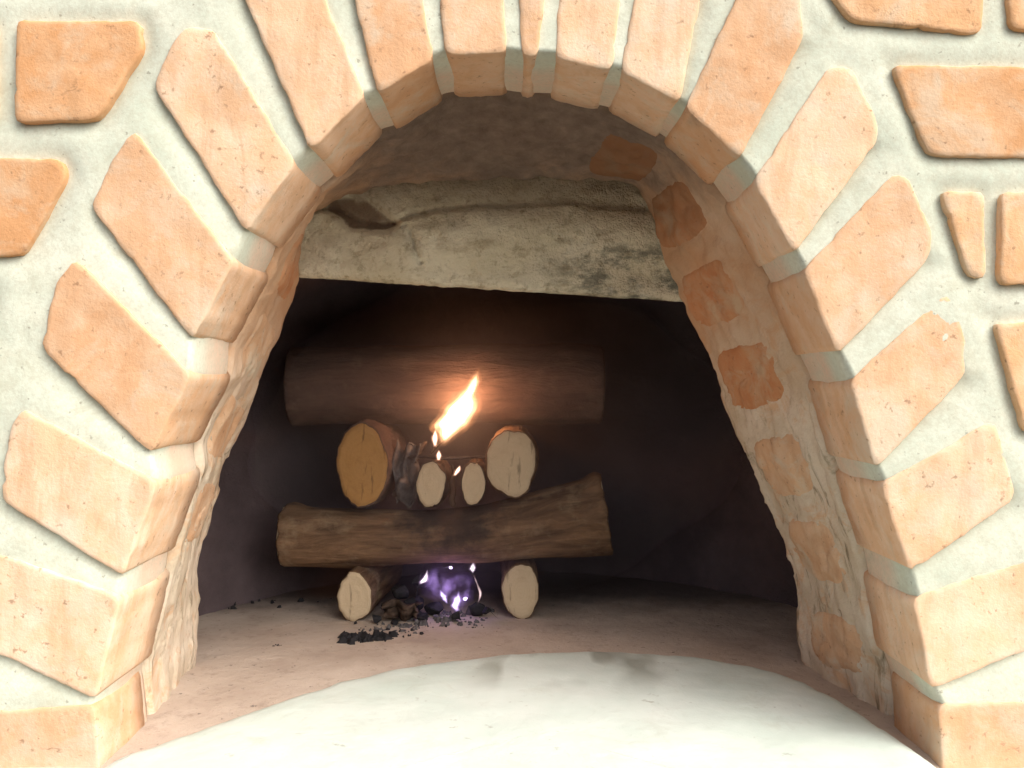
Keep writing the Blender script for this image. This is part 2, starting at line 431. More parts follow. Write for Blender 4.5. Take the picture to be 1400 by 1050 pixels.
run_row(-72, 42, 1, 1622, 1960); run_row(94, 214, 1, 1730, 1960); run_row(264, 388, 1, 1612, 1960); run_row(443, 562, 1, 1652, 1960)
run_row(640, 760, 1, None, 1960); run_row(815, 935, 1, None, 1960); run_row(985, 1092, 1, 1520, 1960)
run_row(-245, -128, 1, None, 1960)
for v0 in (-430,):
    run_row(v0, v0 + 120, 1, 720, 1960); run_row(v0, v0 + 120, -1, 690, -560)

# ------------------------------------------------------------------ arch intrados profile
prof_u = [(140,1130),(136,1060),(127,966)]
for b in vous: prof_u += [b[0], b[1]]
prof_u += [(1285,966),(1293,1060),(1296,1130)]
PROF = resample([W(*p) for p in prof_u], n=420)           # left foot -> crown -> right foot
PROF = smooth_poly(PROF, 2, closed=False)
PN = normals2d(PROF, closed=False)                         # right of travel points into the opening
OUT = -PN                                                  # away from the opening
OUT = smooth_poly(OUT, 12, closed=False); OUT /= np.linalg.norm(OUT, axis=1)[:, None]

FZ = -0.2625                                               # oven floor level
oven = thing('brick_oven', 'orange brick oven front with wide pale mortar joints around an arched fire opening', 'brick oven', (0, 0, FZ))
UP = (0, 0, -FZ)                                           # children keep world coordinates

def make_brick(poly, y0, y1, mat, seed, parent=oven, jit=0.0008, face_noise=0.0008, tilt=(0, 0)):
    P = resample([W(*p) for p in poly], step=0.0042, closed=True)
    P = smooth_poly(P, 1)
    area = 0.5 * np.sum(P[:, 0] * np.roll(P[:, 1], -1) - np.roll(P[:, 0], -1) * P[:, 1])
    if area < 0: P = P[::-1]
    N = normals2d(P); P = P + N * 0.0010                   # outward for counter-clockwise travel
    n = len(P)
    for i in range(n):
        q = (P[i, 0], seed, P[i, 1])
        d = jit * (nz(q, 70, seed) + 0.8 * nz(q, 190, seed))
        chip = max(0.0, nz(q, 95, seed + 40) - 0.45) * 0.006
        P[i] += N[i] * (d - chip)
    cen = P.mean(0)
    def yy(p, base):
        q = (p[0], 0.3, p[1])
        return base + face_noise * (1.3 * nz(q, 26, seed) + 0.6 * nz(q, 80, seed)) + tilt[0] * (p[0] - cen[0]) + tilt[1] * (p[1] - cen[1])
    verts, rings = [], []
    dep = y1 - y0
    levels = [(0.0, y1), (0.0, y0 + dep * 0.7), (0.0, y0 + dep * 0.4), (0.0, y0 + 0.0016), (0.0003, y0 + 0.0006), (0.0009, y0 + 0.0001), (0.0030, y0)]
    P6 = smooth_poly(P, 5)
    for k, (ins, y) in enumerate(levels):
        r = []
        for i in range(n):
            p = (P6[i] if k == 6 else P[i]) - N[i] * (ins + (0.0007 * nz((P[i, 0], y, P[i, 1]), 110, seed + 9) if 0 < k < 4 else 0))
            v = yy(p, y) if k > 3 else y + (0.0008 * nz((p[0], y, p[1]), 90, seed) if k == 3 else 0)
            r.append(len(verts)); verts.append((p[0], v, p[1]))
        rings.append(r)
    inner = smooth_poly(P6 - N * 0.0034, 10)
    for f in (0.14, 0.30, 0.48, 0.66, 0.84):
        r = []
        for i in range(n):
            p = inner[i] * (1 - f) + cen * f
            r.append(len(verts)); verts.append((p[0], yy(p, y0), p[1]))
        rings.append(r)
    faces = []
    for a, b in zip(rings[:-1], rings[1:]):
        for i in range(n): faces.append((a[i], a[(i + 1) % n], b[(i + 1) % n], b[i]))
    c = len(verts); verts.append((cen[0], yy(cen, y0), cen[1]))
    for i in range(n): faces.append((rings[-1][i], rings[-1][(i + 1) % n], c))
    faces.append(tuple(rings[0][::-1]))
    return mesh_obj('brick', verts, faces, mat, parent, loc=UP)

R1 = 0.0885                                                 # depth of the front ring
for k, b in enumerate(vous):
    make_brick(b, random.uniform(-0.001, 0.001), R1, M_VOUS, 3.1 + k * 1.37, tilt=(random.uniform(-.012, .012), random.uniform(-.012, .012)))
make_brick(base_l, 0.0, 0.075, M_VOUS, 51.3); make_brick(base_r, 0.0, 0.075, M_VOUS, 53.7)
for k, b in enumerate(runs):
    make_brick(b, random.uniform(-0.0025, -0.0005), 0.045, M_ORNG, 120.4 + k * 0.83, tilt=(random.uniform(-.015, .015), random.uniform(-.015, .015)))

# ------------------------------------------------------------------ mortar bed of the face
def seg_dist(pts, polys):
    best = np.full(len(pts), 9.0)
    for poly in polys:
        V = np.array([W(*p) for p in poly])
        for a, b in zip(V, np.roll(V, -1, 0)):
            ab = b - a; t = np.clip(((pts - a) @ ab) / (ab @ ab), 0, 1)
            best = np.minimum(best, np.linalg.norm(pts - (a + t[:, None] * ab), axis=1))
    return best
N = len(PROF)
cen = np.array([0.0, -0.31])
rad_dir = PROF - cen; rad_len = np.linalg.norm(rad_dir, axis=1); rad_dir = rad_dir / rad_len[:, None]
offs = np.concatenate([np.linspace(0.0035, 0.17, 62), np.linspace(0.175, 0.36, 46), np.linspace(0.37, 0.80, 40)])
PP = PROF[:, None, :] + rad_dir[:, None, :] * offs[None, :, None]
flat = PP.reshape(-1, 2)
def struck(pts, polys):
    """0 against the brick below a joint (flush), 1 under the brick above it (deep)"""
    dA = np.full(len(pts), 9.0); dB = np.full(len(pts), 9.0)
    for poly in polys:
        V = np.array([W(*p) for p in poly])
        for a, b in zip(V, np.roll(V, -1, 0)):
            ab = b - a; t = np.clip(((pts - a) @ ab) / (ab @ ab), 0, 1); q = a + t[:, None] * ab
            d = np.linalg.norm(pts - q, axis=1); up = (q[:, 1] - pts[:, 1]) > 0.15 * d
            dA = np.where(up & (d < dA), d, dA); dB = np.where(~up & (d < dB), d, dB)
    out = np.clip(dB / (dA + dB + 1e-9), 0, 1)
    for poly in polys:                                     # behind a brick: carry on the level met at its nearest edge
        V = np.array([W(*p) for p in poly]); ins = np.zeros(len(pts), bool)
        for a, b in zip(V, np.roll(V, -1, 0)):
            c = ((a[1] > pts[:, 1]) != (b[1] > pts[:, 1])) & (pts[:, 0] < (b[0] - a[0]) * (pts[:, 1] - a[1]) / (b[1] - a[1] + 1e-12) + a[0])
            ins ^= c
        best = np.full(len(pts), 9.0); lev = np.zeros(len(pts))
        for a, b in zip(V, np.roll(V, -1, 0)):
            ab = b - a; t = np.clip(((pts - a) @ ab) / (ab @ ab), 0, 1); q = a + t[:, None] * ab
            d = np.linalg.norm(pts - q, axis=1); lower = (q[:, 1] - pts[:, 1]) < -0.15 * d
            lev = np.where(d < best, lower.astype(float), lev); best = np.minimum(best, d)
        out = np.where(ins, lev, out)
    return out
STR = struck(flat, vous + [base_l, base_r])
d_run = seg_dist(flat, runs); d_v = seg_dist(flat, vous + [base_l, base_r])
off_f = np.tile(offs, N)
sm = lambda x, a, b: (lambda t: t * t * (3 - 2 * t))(np.clip((x - a) / (b - a), 0, 1))
depth = 0.0014 + 0.0046 * STR ** 2.6
depth = depth * (1 - sm(off_f, 0.11, 0.14)) + 0.0010 * sm(off_f, 0.11, 0.14)
depth = depth + 0.0034 * np.exp(-(d_run / 0.0075) ** 2) 
depth = np.minimum(depth, 0.0085)
dg = depth.reshape(N, len(offs))
for _ in range(2):
    dg[1:-1] = 0.5 * dg[1:-1] + 0.25 * (dg[:-2] + dg[2:]); dg[:, 1:-1] = 0.5 * dg[:, 1:-1] + 0.25 * (dg[:, :-2] + dg[:, 2:])
depth = dg.reshape(-1)
yv = np.array([depth[i] + 0.0014 * nz((p[0], 0, p[1]), 22, 5) + 0.0004 * nz((p[0], 0, p[1]), 75, 8) + 0.0002 * nz((p[0], 0, p[1]), 190, 3) for i, p in enumerate(flat)])
verts = []; m = len(offs) + 7
for i in range(N):
    ring = [(PROF[i] + OUT[i] * 0.03, 0.092), (PROF[i] + OUT[i] * 0.0044, 0.0905), (PROF[i] + OUT[i] * 0.0016, 0.082), (PROF[i] + OUT[i] * 0.0006, 0.0620), (PROF[i] + OUT[i] * 0.0003, 0.045), (PROF[i] + OUT[i] * 0.0005, 0.028), (PROF[i] + OUT[i] * 0.0012, 0.0125)]
    for q, y in ring:
        s = 0.0010 * nz((q[0], y, q[1]), 85, 21)
        verts.append((q[0] + OUT[i, 0] * s, y, q[1] + OUT[i, 1] * s))
    for j in range(len(offs)):
        p = PP[i, j]; verts.append((p[0], yv[i * len(offs) + j], p[1]))
mesh_obj('mortar', verts, grid_faces(N, m), M_MORT, oven, loc=UP)

# ------------------------------------------------------------------ vaulted lining behind the front ring
Y2 = 0.225; K2 = (D + Y2) / D
B_u = [(255,990),(262,930),(270,885),(271,792),(269,776),(286,700),(300,647),(339,554),(368,483),(409,379),(412,330),(424,292),(470,268),(560,252),(700,246),(800,247),(848,250),(871,262),(886,292),(895,340),(919,382),(936,426),(968,486),(1018,611),(1061,715),(1082,764),(1089,800),(1095,875),(1102,915),(1112,990)]
Bp = resample([tuple(K2 * c for c in W(*p)) for p in B_u], n=N)
Bp = smooth_poly(Bp, 3, closed=False)
Ap = PROF + OUT * 0.0012
def lin_pt(i, v):
    e = v * v * (3 - 2 * v) * 0.35 + v * 0.65
    q = Ap[i] * (1 - e) + Bp[i] * e
    return np.array([q[0], 0.096 + (Y2 - 0.096) * v, q[1]])
def lin_n(i):
    o = -normals2d(Bp, closed=False)[i]; return np.array([o[0], -0.25, o[1]])
LN = np.stack([lin_n(i) for i in range(0, N)]) if False else None
on = -normals2d(Bp, closed=False); on = smooth_poly(on, 10, closed=False); on /= np.linalg.norm(on, axis=1)[:, None]
def lin_disp(p):
    q = (p[0], p[1], p[2]); low = 1.0 - min(1, max(0, (p[2] - 0.02) / 0.1))
    d = 0.0022 * fbm(q, 20, 2, 2) + (0.0010 + 0.0022 * (1 - low)) * nz(q, 75, 6) + 0.0004 * nz(q, 170, 9)
    fl = fbm((p[0] * 1.2, p[1] * 1.2, p[2] * 0.45), 34, 14)          # flaking render low down
    d += low * 0.0022 * (1 if fl > 0.12 else (0 if fl < 0.02 else (fl - 0.02) / 0.10))
    return d
M2 = 44; verts = []
for i in range(N):
    a = Ap[i] + OUT[i] * 0.028; verts.append((a[0], 0.0870, a[1]))
    a = Ap[i] + OUT[i] * 0.008; verts.append((a[0], 0.0915, a[1]))
    for j in range(M2):
        v = j / (M2 - 1); p = lin_pt(i, v); d = lin_disp(p)
        if j == 0: d -= 0.003
        verts.append((p[0] - on[i, 0] * d, p[1], p[2] - on[i, 1] * d))
    for w, y in ((0.004, Y2 + 0.003), (0.03, Y2 + 0.006), (0.16, Y2 + 0.008)):
        p = Bp[i] + on[i] * w; verts.append((p[0], y, p[1]))
lining = mesh_obj('arch_lining', verts, grid_faces(N, M2 + 5), M_LINE, oven, loc=UP)

def lining_brick(i0, v0, di, dv, seed, mat, proud=0.0022):
    verts, faces = [], []; nr, na = 14, 56
    rings = []
    for r in range(nr + 2):
        f = min(1.0, r / (nr - 1)) ** 0.8 if r < nr else 1.0
        ring = []
        for a in range(na):
            th = 2 * math.pi * a / na; c, s = math.cos(th), math.sin(th)
            sq = (abs(c) ** 4.2 + abs(s) ** 4.2) ** (-1 / 4.2)
            wob = 1 + 0.12 * mn.noise(Vector((c * 1.7 + seed, s * 1.7, seed))) + 0.06 * mn.noise(Vector((c * 5 + seed, s * 5, seed)))
            ii = i0 + di * f * sq * c * wob; vv = min(0.995, max(0.02, v0 + dv * f * sq * s * wob))
            k = int(max(0, min(N - 2, math.floor(ii)))); t = ii - k
            p = lin_pt(k, vv) * (1 - t) + lin_pt(k + 1, vv) * t
            nn = on[k] * (1 - t) + on[k + 1] * t
            h = lin_disp(p) + proud * (1 - f ** 4) * 0.7 - 0.0050 * f ** 9 + 0.0006 * nz(p, 60, seed)
            if r == nr: h -= 0.008
            if r == nr + 1: h -= 0.030
            ring.append(len(verts)); verts.append((p[0] - nn[0] * h, p[1], p[2] - nn[1] * h))
        rings.append(ring)
    for A, B in zip(rings[:-1], rings[1:]):
        for a in range(na): faces.append((A[a], A[(a + 1) % na], B[(a + 1) % na], B[a]))
    faces.append(tuple(rings[-1]))
    return mesh_obj('brick', verts, faces, mat, lining)
LINING_BRICKS = []     # (profile index, depth fraction, half sizes)
LINING_BRICKS = [(244,.52,9.5,.40,M_DEEP),(266,.56,9.5,.42,M_DEEP),(290,.60,10,.37,M_DEEP),(315,.58,10.5,.38,M_DEEP),(341,.56,10,.36,M_SMEAR),(366,.54,10,.38,M_SMEAR),(391,.50,9,.36,M_SMEAR),
                 (136,.56,10,.40,M_DEEP),(112,.54,10,.42,M_SMEAR),(88,.52,10,.40,M_SMEAR),(64,.52,9.5,.40,M_SMEAR)]
for k, (i0, v0, di, dv, mm) in enumerate(LINING_BRICKS):
    lining_brick(i0, v0, di, dv, 7.7 + k * 2.3, mm, 0.0026)

# ------------------------------------------------------------------ plastered lintel over the inner mouth
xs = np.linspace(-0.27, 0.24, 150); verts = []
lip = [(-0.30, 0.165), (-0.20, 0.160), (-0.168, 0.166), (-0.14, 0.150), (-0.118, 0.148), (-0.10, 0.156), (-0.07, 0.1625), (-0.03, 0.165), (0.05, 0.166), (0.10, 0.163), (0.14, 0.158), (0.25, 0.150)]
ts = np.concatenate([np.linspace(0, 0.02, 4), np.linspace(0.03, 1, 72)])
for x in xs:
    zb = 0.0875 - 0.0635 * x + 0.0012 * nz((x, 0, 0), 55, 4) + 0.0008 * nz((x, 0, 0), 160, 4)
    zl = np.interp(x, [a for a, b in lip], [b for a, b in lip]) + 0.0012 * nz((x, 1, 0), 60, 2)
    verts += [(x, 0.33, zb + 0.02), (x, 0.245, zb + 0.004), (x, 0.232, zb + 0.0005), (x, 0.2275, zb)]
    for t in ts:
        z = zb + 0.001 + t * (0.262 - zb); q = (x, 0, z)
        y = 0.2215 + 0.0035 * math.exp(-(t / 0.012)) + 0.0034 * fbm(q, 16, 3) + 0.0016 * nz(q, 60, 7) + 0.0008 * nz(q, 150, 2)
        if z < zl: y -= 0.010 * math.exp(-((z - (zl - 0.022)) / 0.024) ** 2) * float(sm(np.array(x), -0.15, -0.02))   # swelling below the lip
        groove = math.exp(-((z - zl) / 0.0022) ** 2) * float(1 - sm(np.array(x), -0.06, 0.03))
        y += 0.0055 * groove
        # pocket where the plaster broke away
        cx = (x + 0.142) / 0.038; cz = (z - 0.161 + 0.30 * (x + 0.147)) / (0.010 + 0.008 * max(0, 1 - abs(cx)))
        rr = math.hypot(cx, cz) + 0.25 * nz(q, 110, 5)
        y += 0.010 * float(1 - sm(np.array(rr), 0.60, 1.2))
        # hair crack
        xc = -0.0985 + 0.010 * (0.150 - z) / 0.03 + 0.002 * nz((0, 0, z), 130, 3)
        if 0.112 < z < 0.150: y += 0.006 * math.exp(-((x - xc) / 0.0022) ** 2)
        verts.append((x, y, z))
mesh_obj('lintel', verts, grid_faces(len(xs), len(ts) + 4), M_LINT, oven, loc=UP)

# ------------------------------------------------------------------ fire chamber and light-sealing shell
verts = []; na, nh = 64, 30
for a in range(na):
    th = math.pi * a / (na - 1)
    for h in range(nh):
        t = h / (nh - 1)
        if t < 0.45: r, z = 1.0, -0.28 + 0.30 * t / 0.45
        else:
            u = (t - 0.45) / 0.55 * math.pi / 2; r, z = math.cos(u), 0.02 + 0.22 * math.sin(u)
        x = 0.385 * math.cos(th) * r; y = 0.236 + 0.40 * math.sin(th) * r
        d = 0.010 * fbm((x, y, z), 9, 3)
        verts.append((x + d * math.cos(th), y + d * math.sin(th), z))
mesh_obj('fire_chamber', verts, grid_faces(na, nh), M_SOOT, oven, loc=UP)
X0, X1, Z0, Z1, YF, YB = -0.66, 0.66, -0.36, 0.52, 0.046, 0.74
v = [(x, y, z) for x in (X0, X1) for y in (YF, YB) for z in (Z0, Z1)]
mesh_obj('light_seal_shell', v, [(2, 3, 7, 6), (0, 1, 3, 2), (4, 5, 7, 6), (1, 3, 7, 5), (0, 2, 6, 4)], M_MORT, oven, smooth=False, loc=UP)  # unseen box added behind the face to keep outside light from leaking in

# ------------------------------------------------------------------ floor and white hearth
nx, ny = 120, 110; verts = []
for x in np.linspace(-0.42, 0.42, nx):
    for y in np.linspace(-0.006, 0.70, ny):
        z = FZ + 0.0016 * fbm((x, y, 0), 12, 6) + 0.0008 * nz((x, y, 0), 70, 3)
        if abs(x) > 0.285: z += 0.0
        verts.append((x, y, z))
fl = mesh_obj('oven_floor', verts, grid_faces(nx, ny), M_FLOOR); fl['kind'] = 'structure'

edge = [(-0.281,-0.16),(-0.280,-0.02),(-0.270,0.004),(-0.239,0.041),(-0.199,0.096),(-0.156,0.149),(-0.093,0.199),(0.0,0.236),(0.091,0.244),(0.1715,0.227),(0.2297,0.190),(0.2556,0.150),(0.272,0.090),(0.281,0.030),(0.287,-0.02),(0.287,-0.16)]
E = resample(edge, step=0.005, closed=True); E = smooth_poly(E, 6)
area = 0.5 * np.sum(E[:, 0] * np.roll(E[:, 1], -1) - np.roll(E[:, 0], -1) * E[:, 1])
if area < 0: E = E[::-1]
EN = normals2d(E); ec = np.array([0.02, 0.03])
for i in range(len(E)): E[i] += EN[i] * (0.0022 * nz((E[i, 0], E[i, 1], 0), 40, 3) + 0.0010 * nz((E[i, 0], E[i, 1], 0), 140, 3))
verts, faces, rings = [], [], []
TOP = FZ + 0.0100
for ins, z in ((0.0, FZ - 0.05), (0.0, FZ + 0.0015), (0.0015, FZ + 0.0045), (0.006, FZ + 0.0078), (0.014, TOP)):
    r = []
    for i in range(len(E)):
        p = E[i] - EN[i] * ins; r.append(len(verts)); verts.append((p[0], p[1], z + (0.0007 * nz((p[0], p[1], 0), 60, 8) if z > FZ else 0)))
    rings.append(r)
last = E - EN * 0.014
for f in np.linspace(0.06, 0.96, 22):
    r = []
    for i in range(len(E)):
        p = last[i] * (1 - f) + ec * f; r.append(len(verts))
        verts.append((p[0], p[1], TOP + 0.0012 * fbm((p[0], p[1], 0), 14, 4) + 0.003 * f))
    rings.append(r)
n = len(E)
for A, B in zip(rings[:-1], rings[1:]):
    for i in range(n): faces.append((A[i], A[(i + 1) % n], B[(i + 1) % n], B[i]))
faces.append(tuple(rings[-1])); faces.append(tuple(rings[0][::-1]))
h = mesh_obj('hearth', verts, faces, M_HEARTH); h['kind'] = 'structure'
# unseen low ledge added in front to bounce light upwards
bm = bmesh.new(); bmesh.ops.create_cube(bm, size=1.0)
bmesh.ops.scale(bm, vec=(1.32, 0.50, 0.05), verts=bm.verts); bmesh.ops.translate(bm, vec=(0, -0.205, FZ - 0.077), verts=bm.verts)
bmesh.ops.bevel(bm, geom=bm.edges[:], offset=0.008, segments=3, affect='EDGES')
me = bpy.data.meshes.new('bounce_ledge'); bm.to_mesh(me); bm.free(); me.materials.append(M_ASHLAR)
lo = bpy.data.objects.new('bounce_ledge', me); C.objects.link(lo); lo['kind'] = 'structure'

# ------------------------------------------------------------------ firewood
def make_log(name, label, pts, radii, bark, cut, seed, group=None, ragged=0.0, knots=()):
    """pts: centre line; radii: (half width, half height) at each point. Parts: bark, cut_end, cut_end"""
    P = np.array(pts, float); R = np.array(radii, float)
    M = 56; n = 44
    tt = np.linspace(0, 1, len(P)); t = np.linspace(0, 1, M)
    PC = np.stack([np.interp(t, tt, P[:, k]) for k in range(3)], 1); PC = smooth_poly(PC, 8, closed=False)
    RC = np.stack([np.interp(t, tt, R[:, k]) for k in range(2)], 1); RC = smooth_poly(RC, 8, closed=False)
    base = np.array([PC[:, 0].mean(), PC[:, 1].mean(), (PC[:, 2] - RC[:, 1]).min()])
    root = thing(name, label, 'log', tuple(base), group)
    T = np.gradient(PC, axis=0); T /= np.linalg.norm(T, axis=1)[:, None]
    verts, att = [], []
    S = np.cross(T, np.array([0, 0, 1.0])); S /= np.linalg.norm(S, axis=1)[:, None]; U = np.cross(S, T)
    ln = np.linalg.norm(P[-1] - P[0])
    def ring(k, f, push, rag):
        for a in range(n):
            th = 2 * math.pi * a / n; c, s = math.cos(th), math.sin(th)
            w = 1 + 0.11 * mn.noise(Vector((c * 1.3 + seed, s * 1.3, t[k] * 1.5 + seed))) + 0.045 * mn.noise(Vector((c * 5, s * 5 + seed, t[k] * 3)))
            w += 0.045 * mn.noise(Vector((c * 9, s * 9 + seed, t[k] * 6))) + 0.05 * mn.noise(Vector((c * 2 + 4, s * 2 + seed, t[k] * 6)))
            for (kt, ka, kw, kh) in knots:
                dd = ((t[k] - kt) / kw) ** 2 + (((th - ka + math.pi) % (2 * math.pi) - math.pi) / 0.7) ** 2
                w += kh * math.exp(-dd)
            p = PC[k] + S[k] * (RC[k, 0] * c * w * f) + U[k] * (RC[k, 1] * s * w * f) + T[k] * (push + rag * mn.noise(Vector((c * 4 + seed, s * 4, 3.0))))
            verts.append(p - base); att.append((c * 3.2 + seed, s * 3.2, t[k] * ln * 16))
    rows = 0
    ring(0, 0.94, 0.0015, 0); rows += 1
    ring(0, 0.975, -0.0003, ragged); rows += 1
    for k in range(M): ring(k, 1.0, 0.0015 if k == 0 else (-0.0015 if k == M - 1 else 0), ragged if k in (0, M - 1) else 0); rows += 1
    ring(M - 1, 0.975, 0.0003, ragged); rows += 1
    ring(M - 1, 0.94, -0.0015, 0); rows += 1
    faces = []
    for r in range(rows - 1):
        for a in range(n): faces.append((r * n + a, r * n + (a + 1) % n, (r + 1) * n + (a + 1) % n, (r + 1) * n + a))
    o = mesh_obj('bark', verts, faces, bark, root)
    at = o.data.attributes.new('along', 'FLOAT_VECTOR', 'POINT'); at.data.foreach_set('vector', [c for v in att for c in v])
    for k, sg in ((0, -1), (M - 1, 1)):
        cv, rv = [], []; verts_save = list(verts); 
        for q, f in enumerate((0.968, 0.95, 0.78, 0.6, 0.45, 0.3, 0.15)):
            del verts[:]; na = len(att); ring(k, f, sg * (0.0002 if q else -0.003) + 0.0006 * math.sin(q * 2.1 + seed), 0); cv += list(verts); rv += [f] * n; del att[na:]
        verts[:] = verts_save
        cv.append(PC[k] + T[k] * sg * 0.0004 - base); rv.append(0.0)
        cf = [(q * n + a, q * n + (a + 1) % n, (q + 1) * n + (a + 1) % n, (q + 1) * n + a) for q in range(6) for a in range(n)]
        cf += [(6 * n + a, 6 * n + (a + 1) % n, 7 * n) for a in range(n)]
        e = mesh_obj('cut_end', cv, cf, cut, root)
        at = e.data.attributes.new('ring', 'FLOAT', 'POINT'); at.data.foreach_set('value', rv)
    return root

make_log('firewood_log', 'short pale-ended log on the oven floor, front left under the stack',
         [(-0.1737, 0.373, FZ + 0.0275), (-0.168, 0.45, FZ + 0.028), (-0.160, 0.53, FZ + 0.028)], [(0.0200, 0.0275)] * 3, M_BARK, M_CUT_PALE, 1.3)
make_log('firewood_log', 'pale oval-ended log on the oven floor, right of the violet embers',
         [(0.0098, 0.385, FZ + 0.0305), (0.010, 0.46, FZ + 0.031), (0.006, 0.54, FZ + 0.031)], [(0.0215, 0.0305)] * 3, M_BARK, M_CUT_PALE, 4.1)
make_log('firewood_log', 'long brown bark log lying crosswise, lower of two, with a flared right end',
         [(-0.262, 0.418, -0.1765), (-0.18, 0.414, -0.1755), (-0.085, 0.41, -0.1735), (-0.03, 0.41, -0.1710), (0.04, 0.41, -0.160), (0.107, 0.408, -0.1500)],
         [(0.033, 0.0345), (0.033, 0.0335), (0.031, 0.0290), (0.032, 0.0320), (0.036, 0.0375), (0.039, 0.0430)], M_BARK, M_CUT_PALE, 7.9, ragged=0.005, knots=((0.02, 2.0, 0.03, 0.18), (0.98, 1.2, 0.03, 0.16)))
make_log('firewood_log', 'thick log with an orange sawn end, upper left of the stack',
         [(-0.166, 0.374, -0.0900), (-0.162, 0.43, -0.0905), (-0.158, 0.51, -0.091)], [(0.0290, 0.0465)] * 3, M_BARK_D, M_CUT_ORNG, 2.2)
make_log('firewood_log', 'thin pale-ended branch just below the bright flame, left of the pair',
         [(-0.0898, 0.374, -0.1115), (-0.090, 0.43, -0.115), (-0.088, 0.49, -0.116)], [(0.0160, 0.0260)] * 3, M_BARK, M_CUT_PALE, 5.6)
make_log('firewood_log', 'thinnest pale-ended branch, right of the pair below the flame',
         [(-0.0425, 0.376, -0.1105), (-0.043, 0.43, -0.113), (-0.044, 0.49, -0.114)], [(0.0130, 0.0245)] * 3, M_BARK, M_CUT_PALE, 9.2)
make_log('firewood_log', 'thick log with a pale sawn end, upper right of the stack',
         [(-0.0010, 0.374, -0.0870), (0.000, 0.43, -0.088), (0.002, 0.51, -0.089)], [(0.0290, 0.0385)] * 3, M_BARK, M_CUT_PALE, 3.4)
make_log('firewood_log', 'large dark smooth log lying crosswise on top of the stack, behind the flame',
         [(-0.264, 0.455, -0.0010), (-0.15, 0.460, 0.0005), (0.0, 0.462, 0.0005), (0.107, 0.462, -0.001)],
         [(0.044, 0.0455), (0.046, 0.0470), (0.046, 0.0470), (0.045, 0.0465)], M_BARK_D, M_CUT_PALE, 6.5)

# ------------------------------------------------------------------ kindling, charcoal, ash
def lump(name, c, r, mat, seed, flatz=0.8, npts=16):
    rr = random.Random(seed); bm = bmesh.new()
    for _ in range(npts):
        d = Vector((rr.gauss(0, 1), rr.gauss(0, 1), rr.gauss(0, 1))).normalized() * rr.uniform(0.75, 1.1)
        bm.verts.new((d.x * r * rr.uniform(0.8, 1.3), d.y * r, d.z * r * flatz))
    g = bmesh.ops.convex_hull(bm, input=bm.verts[:]); bmesh.ops.delete(bm, geom=[x for x in g['geom_interior'] if isinstance(x, bmesh.types.BMVert)], context='VERTS')
    bmesh.ops.bevel(bm, geom=bm.edges[:], offset=r * 0.08, segments=1, affect='EDGES')
    zmin = min(v.co.z for v in bm.verts)
    bmesh.ops.translate(bm, vec=(0, 0, -zmin), verts=bm.verts)
    me = bpy.data.meshes.new(name); bm.to_mesh(me); bm.free(); me.materials.append(mat)
    o = bpy.data.objects.new(name, me); C.objects.link(o); o.location = c; o.rotation_euler = (0, 0, rr.uniform(0, 6.28))
    return o
FT = FZ + 0.0005
for k, (x, y, r, dz, lab) in enumerate([
    (-0.140,0.392,0.014,0,'large black charcoal lump on the floor just right of the left floor log'),
    (-0.118,0.380,0.012,0,'black charcoal lump under the grey ashy scrap'),
    (-0.100,0.372,0.0095,0,'mid-sized black charcoal lump, front of the heap beside the violet fire'),
    (-0.150,0.365,0.0075,0,'small black charcoal lump before the right side of the left floor log'),
    (-0.128,0.358,0.0065,0,'smallest black charcoal lump, frontmost of the heap'),
    (-0.112,0.402,0.015,0,'largest black charcoal lump, behind the grey ashy scrap'),
    (-0.128,0.400,0.013,0.018,'black charcoal lump on top of the heap, nearest the left floor log'),
    (-0.088,0.398,0.012,0,'black charcoal lump touching the left side of the violet fire'),
    (-0.105,0.412,0.013,0.018,'black charcoal lump on top of the heap, rearmost under the crosswise log'),
    (-0.040,0.395,0.011,0,'black charcoal lump between the violet fire and the pale oval-ended log'),
    (-0.028,0.372,0.007,0,'small black charcoal lump at the left foot of the pale oval-ended log'),
    (-0.062,0.372,0.007,0,'small black charcoal lump directly under the violet fire')]):
    o = lump('charcoal_lump', (x, y, FT + dz), r, M_CHAR, 300 + k)
    tag(o, lab, 'charcoal', 'charcoal lumps under the stack')
# loose crumbs of charcoal in front of the stack
def crumbs(name, label, cat, spots, mat, seed):
    rr = random.Random(seed); verts, faces = [], []
    for (cx, cy, sx, sy, cnt, r0, r1) in spots:
        for _ in range(cnt):
            x, y, r = rr.gauss(cx, sx), rr.gauss(cy, sy), r0 + (r1 - r0) * rr.random() ** 2.2; el = rr.uniform(0, 3.14); ex = rr.uniform(1.0, 2.2); o = len(verts); zf = FZ - 0.0008
            for a in range(5):
                th = a * 1.2566 + rr.uniform(-.3, .3); q = r * rr.uniform(0.7, 1.3)
                verts.append((x + q * (math.cos(th) * math.cos(el) * ex - math.sin(th) * math.sin(el)), y + q * (math.cos(th) * math.sin(el) * ex + math.sin(th) * math.cos(el)), zf))
            for a in range(5):
                th = a * 1.2566 + rr.uniform(-.3, .3); q = r * rr.uniform(0.3, 0.8)
                verts.append((x + q * (math.cos(th) * math.cos(el) * ex - math.sin(th) * math.sin(el)), y + q * (math.cos(th) * math.sin(el) * ex + math.sin(th) * math.cos(el)), zf + 0.001 + r * rr.uniform(0.6, 1.6)))
            faces += [(o + a, o + (a + 1) % 5, o + 5 + (a + 1) % 5, o + 5 + a) for a in range(5)] + [tuple(o + 5 + a for a in range(5))]
    ob = mesh_obj(name, verts, faces, mat, smooth=False); tag(ob, label, cat, kind='stuff'); return ob
